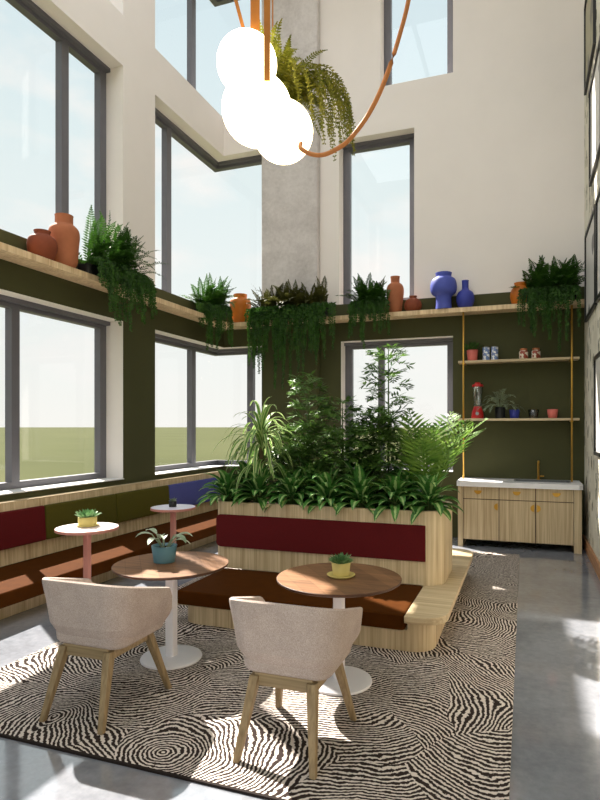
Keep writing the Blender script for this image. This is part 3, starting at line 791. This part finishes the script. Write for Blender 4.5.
# on the rack
z1, z2 = 2.7715, 1.8815
o,zz = potted(-.77,9.27,z1,'coral pot with small plant on the upper rack shelf',.07,.088,.17,M['pinkpot']); rosette(o,-.77,9.27,zz,.07,.16,26,6,'fern','foliage')
def canmat():
    m = N('blue_white_label'); v = m.coord((1,1,1)); w = m.noise(v, 22, 1)
    return m.done(m.ramp(w, [(.47,lin((236,236,238))),(.52,lin((112,132,180)))]), .4, .4)
cm = canmat()
for x,l in ((-.562,'blue and white tin beside the coral pot on the upper rack shelf'),(-.438,'blue and white tin on the upper rack shelf, further from the coral pot')):
    o = empty('tin_can', (x,9.25,z1), l, 'can', 'tins on the upper rack shelf')
    b = MB(); b.lathe([(.052,.006),(.052,.196)], (x,9.25,z1), 30); b.build('label_wrap', cm, o, smooth=False)
    b = MB(); b.lathe([(.050,0),(.053,.003),(.053,.006)], (x,9.25,z1), 30); b.build('bottom_rim', M['steel'], o, smooth=True)
    b = MB(); b.lathe([(.053,.196),(.053,.204),(.048,.206),(.046,.200)], (x,9.25,z1), 30); b.build('metal_lid', M['steel'], o, smooth=True)
def jarmat():
    m = N('jar_label'); w = m.noise(m.coord(), 20, 1)
    return m.done(m.ramp(w, [(.48,lin((226,214,198))),(.54,lin((150,70,52)))]), .4, .4)
jm = jarmat()
for x,l in ((-.02,'labelled jar with copper lid on the upper rack shelf, nearer the tins'),(.155,'labelled jar with copper lid on the upper rack shelf, nearer the fern')):
    o = empty('jar', (x,9.25,z1), l, 'jar', 'jars on the upper rack shelf')
    b = MB(); b.lathe([(.058,0),(.064,.01),(.064,.11),(.05,.125),(.05,.128)], (x,9.25,z1), 30); b.build('glass_body', jm, o, smooth=True)
    b = MB(); b.lathe([(.053,.1285),(.053,.155),(.05,.157)], (x,9.25,z1), 30); b.build('lid', plain('copper_lid',(190,120,80),.35,.5,.6), o, smooth=True)
o = empty('blender', (-.69,9.26,z2), 'red blender with clear jug on the lower rack shelf', 'blender')
b = MB(); b.lathe([(.092,0),(.095,.02),(.085,.10),(.062,.165),(.06,.185)], (-.69,9.26,z2), 32); b.build('base', M['redplastic'], o, smooth=True)
b = MB(); b.lathe([(.056,.186),(.062,.20),(.083,.46),(.085,.49),(.078,.49),(.056,.21)], (-.69,9.26,z2), 32, cap=False); b.build('jug', M['clear'], o, smooth=True)
b = MB(); b.lathe([(.084,.491),(.084,.52),(.045,.53),(.04,.555)], (-.69,9.26,z2), 32); b.build('lid', M['redplastic'], o, smooth=True)
b = MB(); b.lathe([(.026,0),(.026,.012)], (-.69,0,0), 20)
kb = MB(); kb.add([(x_,9.26-.082-(z_),z2+.075+(y_-0)) for x_,y_,z_ in b.v], b.f); kb.build('knob', M['steel'], o)
o,zz = potted(-.36,9.27,z2,'black pot with wispy dark plant on the lower rack shelf',.072,.076,.17,M['black'])
random.seed(9); b = MB()
for i in range(20):
    a = i*2.399; frond(b, (-.36,9.25,zz), (-.9 if i%2 else -2.2)+random.gauss(0,.5), math.radians(random.uniform(35,72)), random.uniform(.3,.46), 1.9, .075, .014, n=14, sweep=1.0, gap=.3, rach=.004)
b.build('fronds', M['darkleaf'], o)
for x,m,l in ((-.15,'bluecer_d','dark blue cup on the lower rack shelf'),(.12,'smoke','smoked glass cup on the lower rack shelf between blue and coral cups'),(.385,'pinkpot','coral cup on the lower rack shelf')):
    b = MB(); b.lathe([(.055,0),(.062,.01),(.078,.13),(.073,.13),(.056,.014),(.001,.012)], (x,9.25,z2), 32, cap=False)
    b.add([(x+.055*math.cos(2*PI*k/32),9.25+.055*math.sin(2*PI*k/32),z2) for k in range(32)],[tuple(range(31,-1,-1))])
    tag(b.build('cup', M[m], None, smooth=True), l, 'cup', 'cups on the lower rack shelf')

# ------------------------------------------------------------------ pendant lamp
o = empty('pendant_lamp', (-1.45,3.08,3.2), 'cluster of three glowing globes hung on tan leather straps', 'lamp')
def sphere(mb, c, r, n=40, m=20):
    mb.lathe([(max(r*math.sin(PI*k/m),.0008), -r*math.cos(PI*k/m)) for k in range(m+1)], c, n)
G = [((-1.627,3.243,4.003),.186),((-1.481,3.083,3.608),.205),((-1.259,2.949,3.378),.166)]
for c,rr in G:
    b = MB(); sphere(b, c, rr); b.build('globe', M['globe'], o, smooth=True)
def strip(pts, w, t, axis):
    mb = MB()
    for p,q in zip(pts[:-1],pts[1:]):
        p,q = Vector(p),Vector(q); a = Vector(axis)*w*.5; d = (q-p).normalized(); nrm = d.cross(Vector(axis)).normalized()*t*.5
        mb.hexa([p-a-nrm,p+a-nrm,p+a+nrm,p-a+nrm],[q-a-nrm,q+a-nrm,q+a+nrm,q-a+nrm])
    return mb
strip([(-1.64,3.24,4.19),(-1.80,3.25,4.75),(-2.1,3.25,ZC-.001)],.022,.006,(1,0,0)).build('strap', M['strap'], o)
strip([(-1.56,3.22,4.17),(-1.56,3.22,ZC-.001)],.056,.008,(.94,.34,0)).build('strap', M['strap'], o)
strip([(-1.342,2.92,3.66),(-1.342,2.92,ZC-.001)],.034,.008,(.94,.34,0)).build('strap', M['strap'], o)
P = [(-1.128,2.885,3.265),(-1.119,2.86,3.225),(-1.06,2.86,3.185),(-.992,2.862,3.172),(-.92,2.87,3.195),(-.853,2.88,3.24),(-.76,2.91,3.37),(-.683,2.941,3.545),(-.61,2.965,3.78),(-.555,2.98,4.02),(-.46,3.0,4.6),(-.4,3.02,5.5),(-.37,3.05,ZC-.001)]
Q = [Vector(p) for p in P]; S = []
for i in range(len(Q)-1):
    p0,p1,p2,p3 = Q[max(i-1,0)],Q[i],Q[i+1],Q[min(i+2,len(Q)-1)]
    for k in range(5):
        t = k/5; S.append(.5*((2*p1)+(p2-p0)*t+(2*p0-5*p1+4*p2-p3)*t*t+(3*p1-p0-3*p2+p3)*t**3))
S.append(Q[-1])
b = MB(); b.tube(S, .012, 8); b.build('cord', M['cord'], o, smooth=True)

# fern in a hanging basket behind the lamp
random.seed(77)
FX,FY,FZ = -1.72,3.84,4.00
o = empty('basket_fern', (FX,FY,FZ), 'fern coloured a sunlit yellow-green, hanging high in the air just behind the glowing globes', 'plant')
b = MB(); b.lathe([(.05,0),(.10,.04),(.12,.11),(.108,.11),(.09,.05)], (FX,FY,FZ), 30); b.build('basket', M['bark'], o, smooth=True)
b = MB(); b.tube([(FX,FY,FZ+.06),(FX,FY,ZC-.001)], .005, 6); b.build('hanger', M['strap'], o)
b = MB()
for i in range(70):
    az = random.uniform(-1.9,.9); frond(b, (FX+random.uniform(-.06,.1),FY+random.uniform(-.08,.04),FZ+.10), az, math.radians(random.uniform(20,88)), random.uniform(.28,.56), random.uniform(1.0,3.4), .05, .015, n=26)
b.build('fronds', M['fern_sun'], o)
b = MB()
for i in range(34):
    az = random.uniform(-.8,.4); trail(b, (FX+.09+random.uniform(-.03,.04),FY+random.uniform(-.08,.04),FZ+.11), Vector((math.cos(az),math.sin(az),0)), random.uniform(.2,.42), random.uniform(.2,.62), .04, .014, n=30)
b.build('trailing_fronds', M['fern_sun'], o)

# ------------------------------------------------------------------ light
SUN_AZ, SUN_EL = math.radians(33.5), math.radians(48)
s = bpy.data.lights.new('sun','SUN'); s.energy = 19; s.angle = math.radians(.6); s.color = (1,.93,.83)
so = bpy.data.objects.new('sun', s); COL.objects.link(so)
tosun = Vector((-math.cos(SUN_EL)*math.cos(SUN_AZ), math.cos(SUN_EL)*math.sin(SUN_AZ), math.sin(SUN_EL)))
so.rotation_euler = tosun.to_track_quat('Z','Y').to_euler(); so.location = (-12,12,14)
for i,(x,y) in enumerate(((-3.6,1.2),(-.9,1.2),(-3.6,5.2),(-.9,5.2))):
    a = bpy.data.lights.new('overhead_fill','AREA'); a.shape = 'RECTANGLE'; a.size = 2.6; a.size_y = 3.6; a.energy = 72; a.color = (.93,.96,1)  # unseen fill lamps, added to raise the ambient light in the room
    ao = bpy.data.objects.new('overhead_fill', a); COL.objects.link(ao); ao.location = (x,y,ZC-.03)

w = bpy.data.worlds.new('sky'); sc.world = w; w.use_nodes = True; t = w.node_tree; bg = t.nodes['Background']
tc = t.nodes.new('ShaderNodeTexCoord'); sx = t.nodes.new('ShaderNodeSeparateXYZ'); t.links.new(tc.outputs['Generated'], sx.inputs[0])
r1 = t.nodes.new('ShaderNodeValToRGB'); e = r1.color_ramp.elements
e[0].position = 0.0; e[0].color = lin((250,249,243)); e[1].position = .75; e[1].color = lin((206,228,238))
x = e.new(.22); x.color = lin((240,247,245)); x = e.new(.42); x.color = lin((228,242,243))
t.links.new(sx.outputs[2], r1.inputs[0])
mp = t.nodes.new('ShaderNodeMapping'); mp.inputs['Scale'].default_value = (2.2,2.2,5); t.links.new(tc.outputs['Generated'], mp.inputs[0])
nz = t.nodes.new('ShaderNodeTexNoise'); nz.inputs['Scale'].default_value = 1.7; nz.inputs['Detail'].default_value = 7; t.links.new(mp.outputs[0], nz.inputs[0])
r2 = t.nodes.new('ShaderNodeValToRGB'); r2.color_ramp.elements[0].position = .50; r2.color_ramp.elements[1].position = .68; t.links.new(nz.outputs['Fac'], r2.inputs[0])
mx = t.nodes.new('ShaderNodeMix'); mx.data_type = 'RGBA'; t.links.new(r2.outputs[0], mx.inputs[0]); t.links.new(r1.outputs[0], mx.inputs[6]); mx.inputs[7].default_value = lin((252,250,246))
t.links.new(mx.outputs[2], bg.inputs['Color']); bg.inputs['Strength'].default_value = 1.0

# ------------------------------------------------------------------ camera
cam = bpy.data.cameras.new('camera'); co = bpy.data.objects.new('camera', cam); COL.objects.link(co); sc.camera = co
F, CX, HY = 580.0, 320.0, 427.0
cam.sensor_fit = 'VERTICAL'; cam.sensor_height = 32; cam.lens = F*32/800
cam.shift_x = (300-CX)/800; cam.shift_y = (HY-400)/800
co.location = (0,0,1.75); co.rotation_euler = (PI/2, 0, math.atan(205/580)); cam.clip_end = 8000; cam.clip_start = .05

sc.view_settings.view_transform = 'Standard'; sc.view_settings.look = 'None'; sc.view_settings.exposure = 0; sc.view_settings.gamma = 1
sc.view_settings.use_curve_mapping = False
sc.cycles.use_denoising = True
sc.cycles.max_bounces = 10; sc.cycles.diffuse_bounces = 6; sc.cycles.transparent_max_bounces = 16
sc.cycles.sample_clamp_indirect = 6
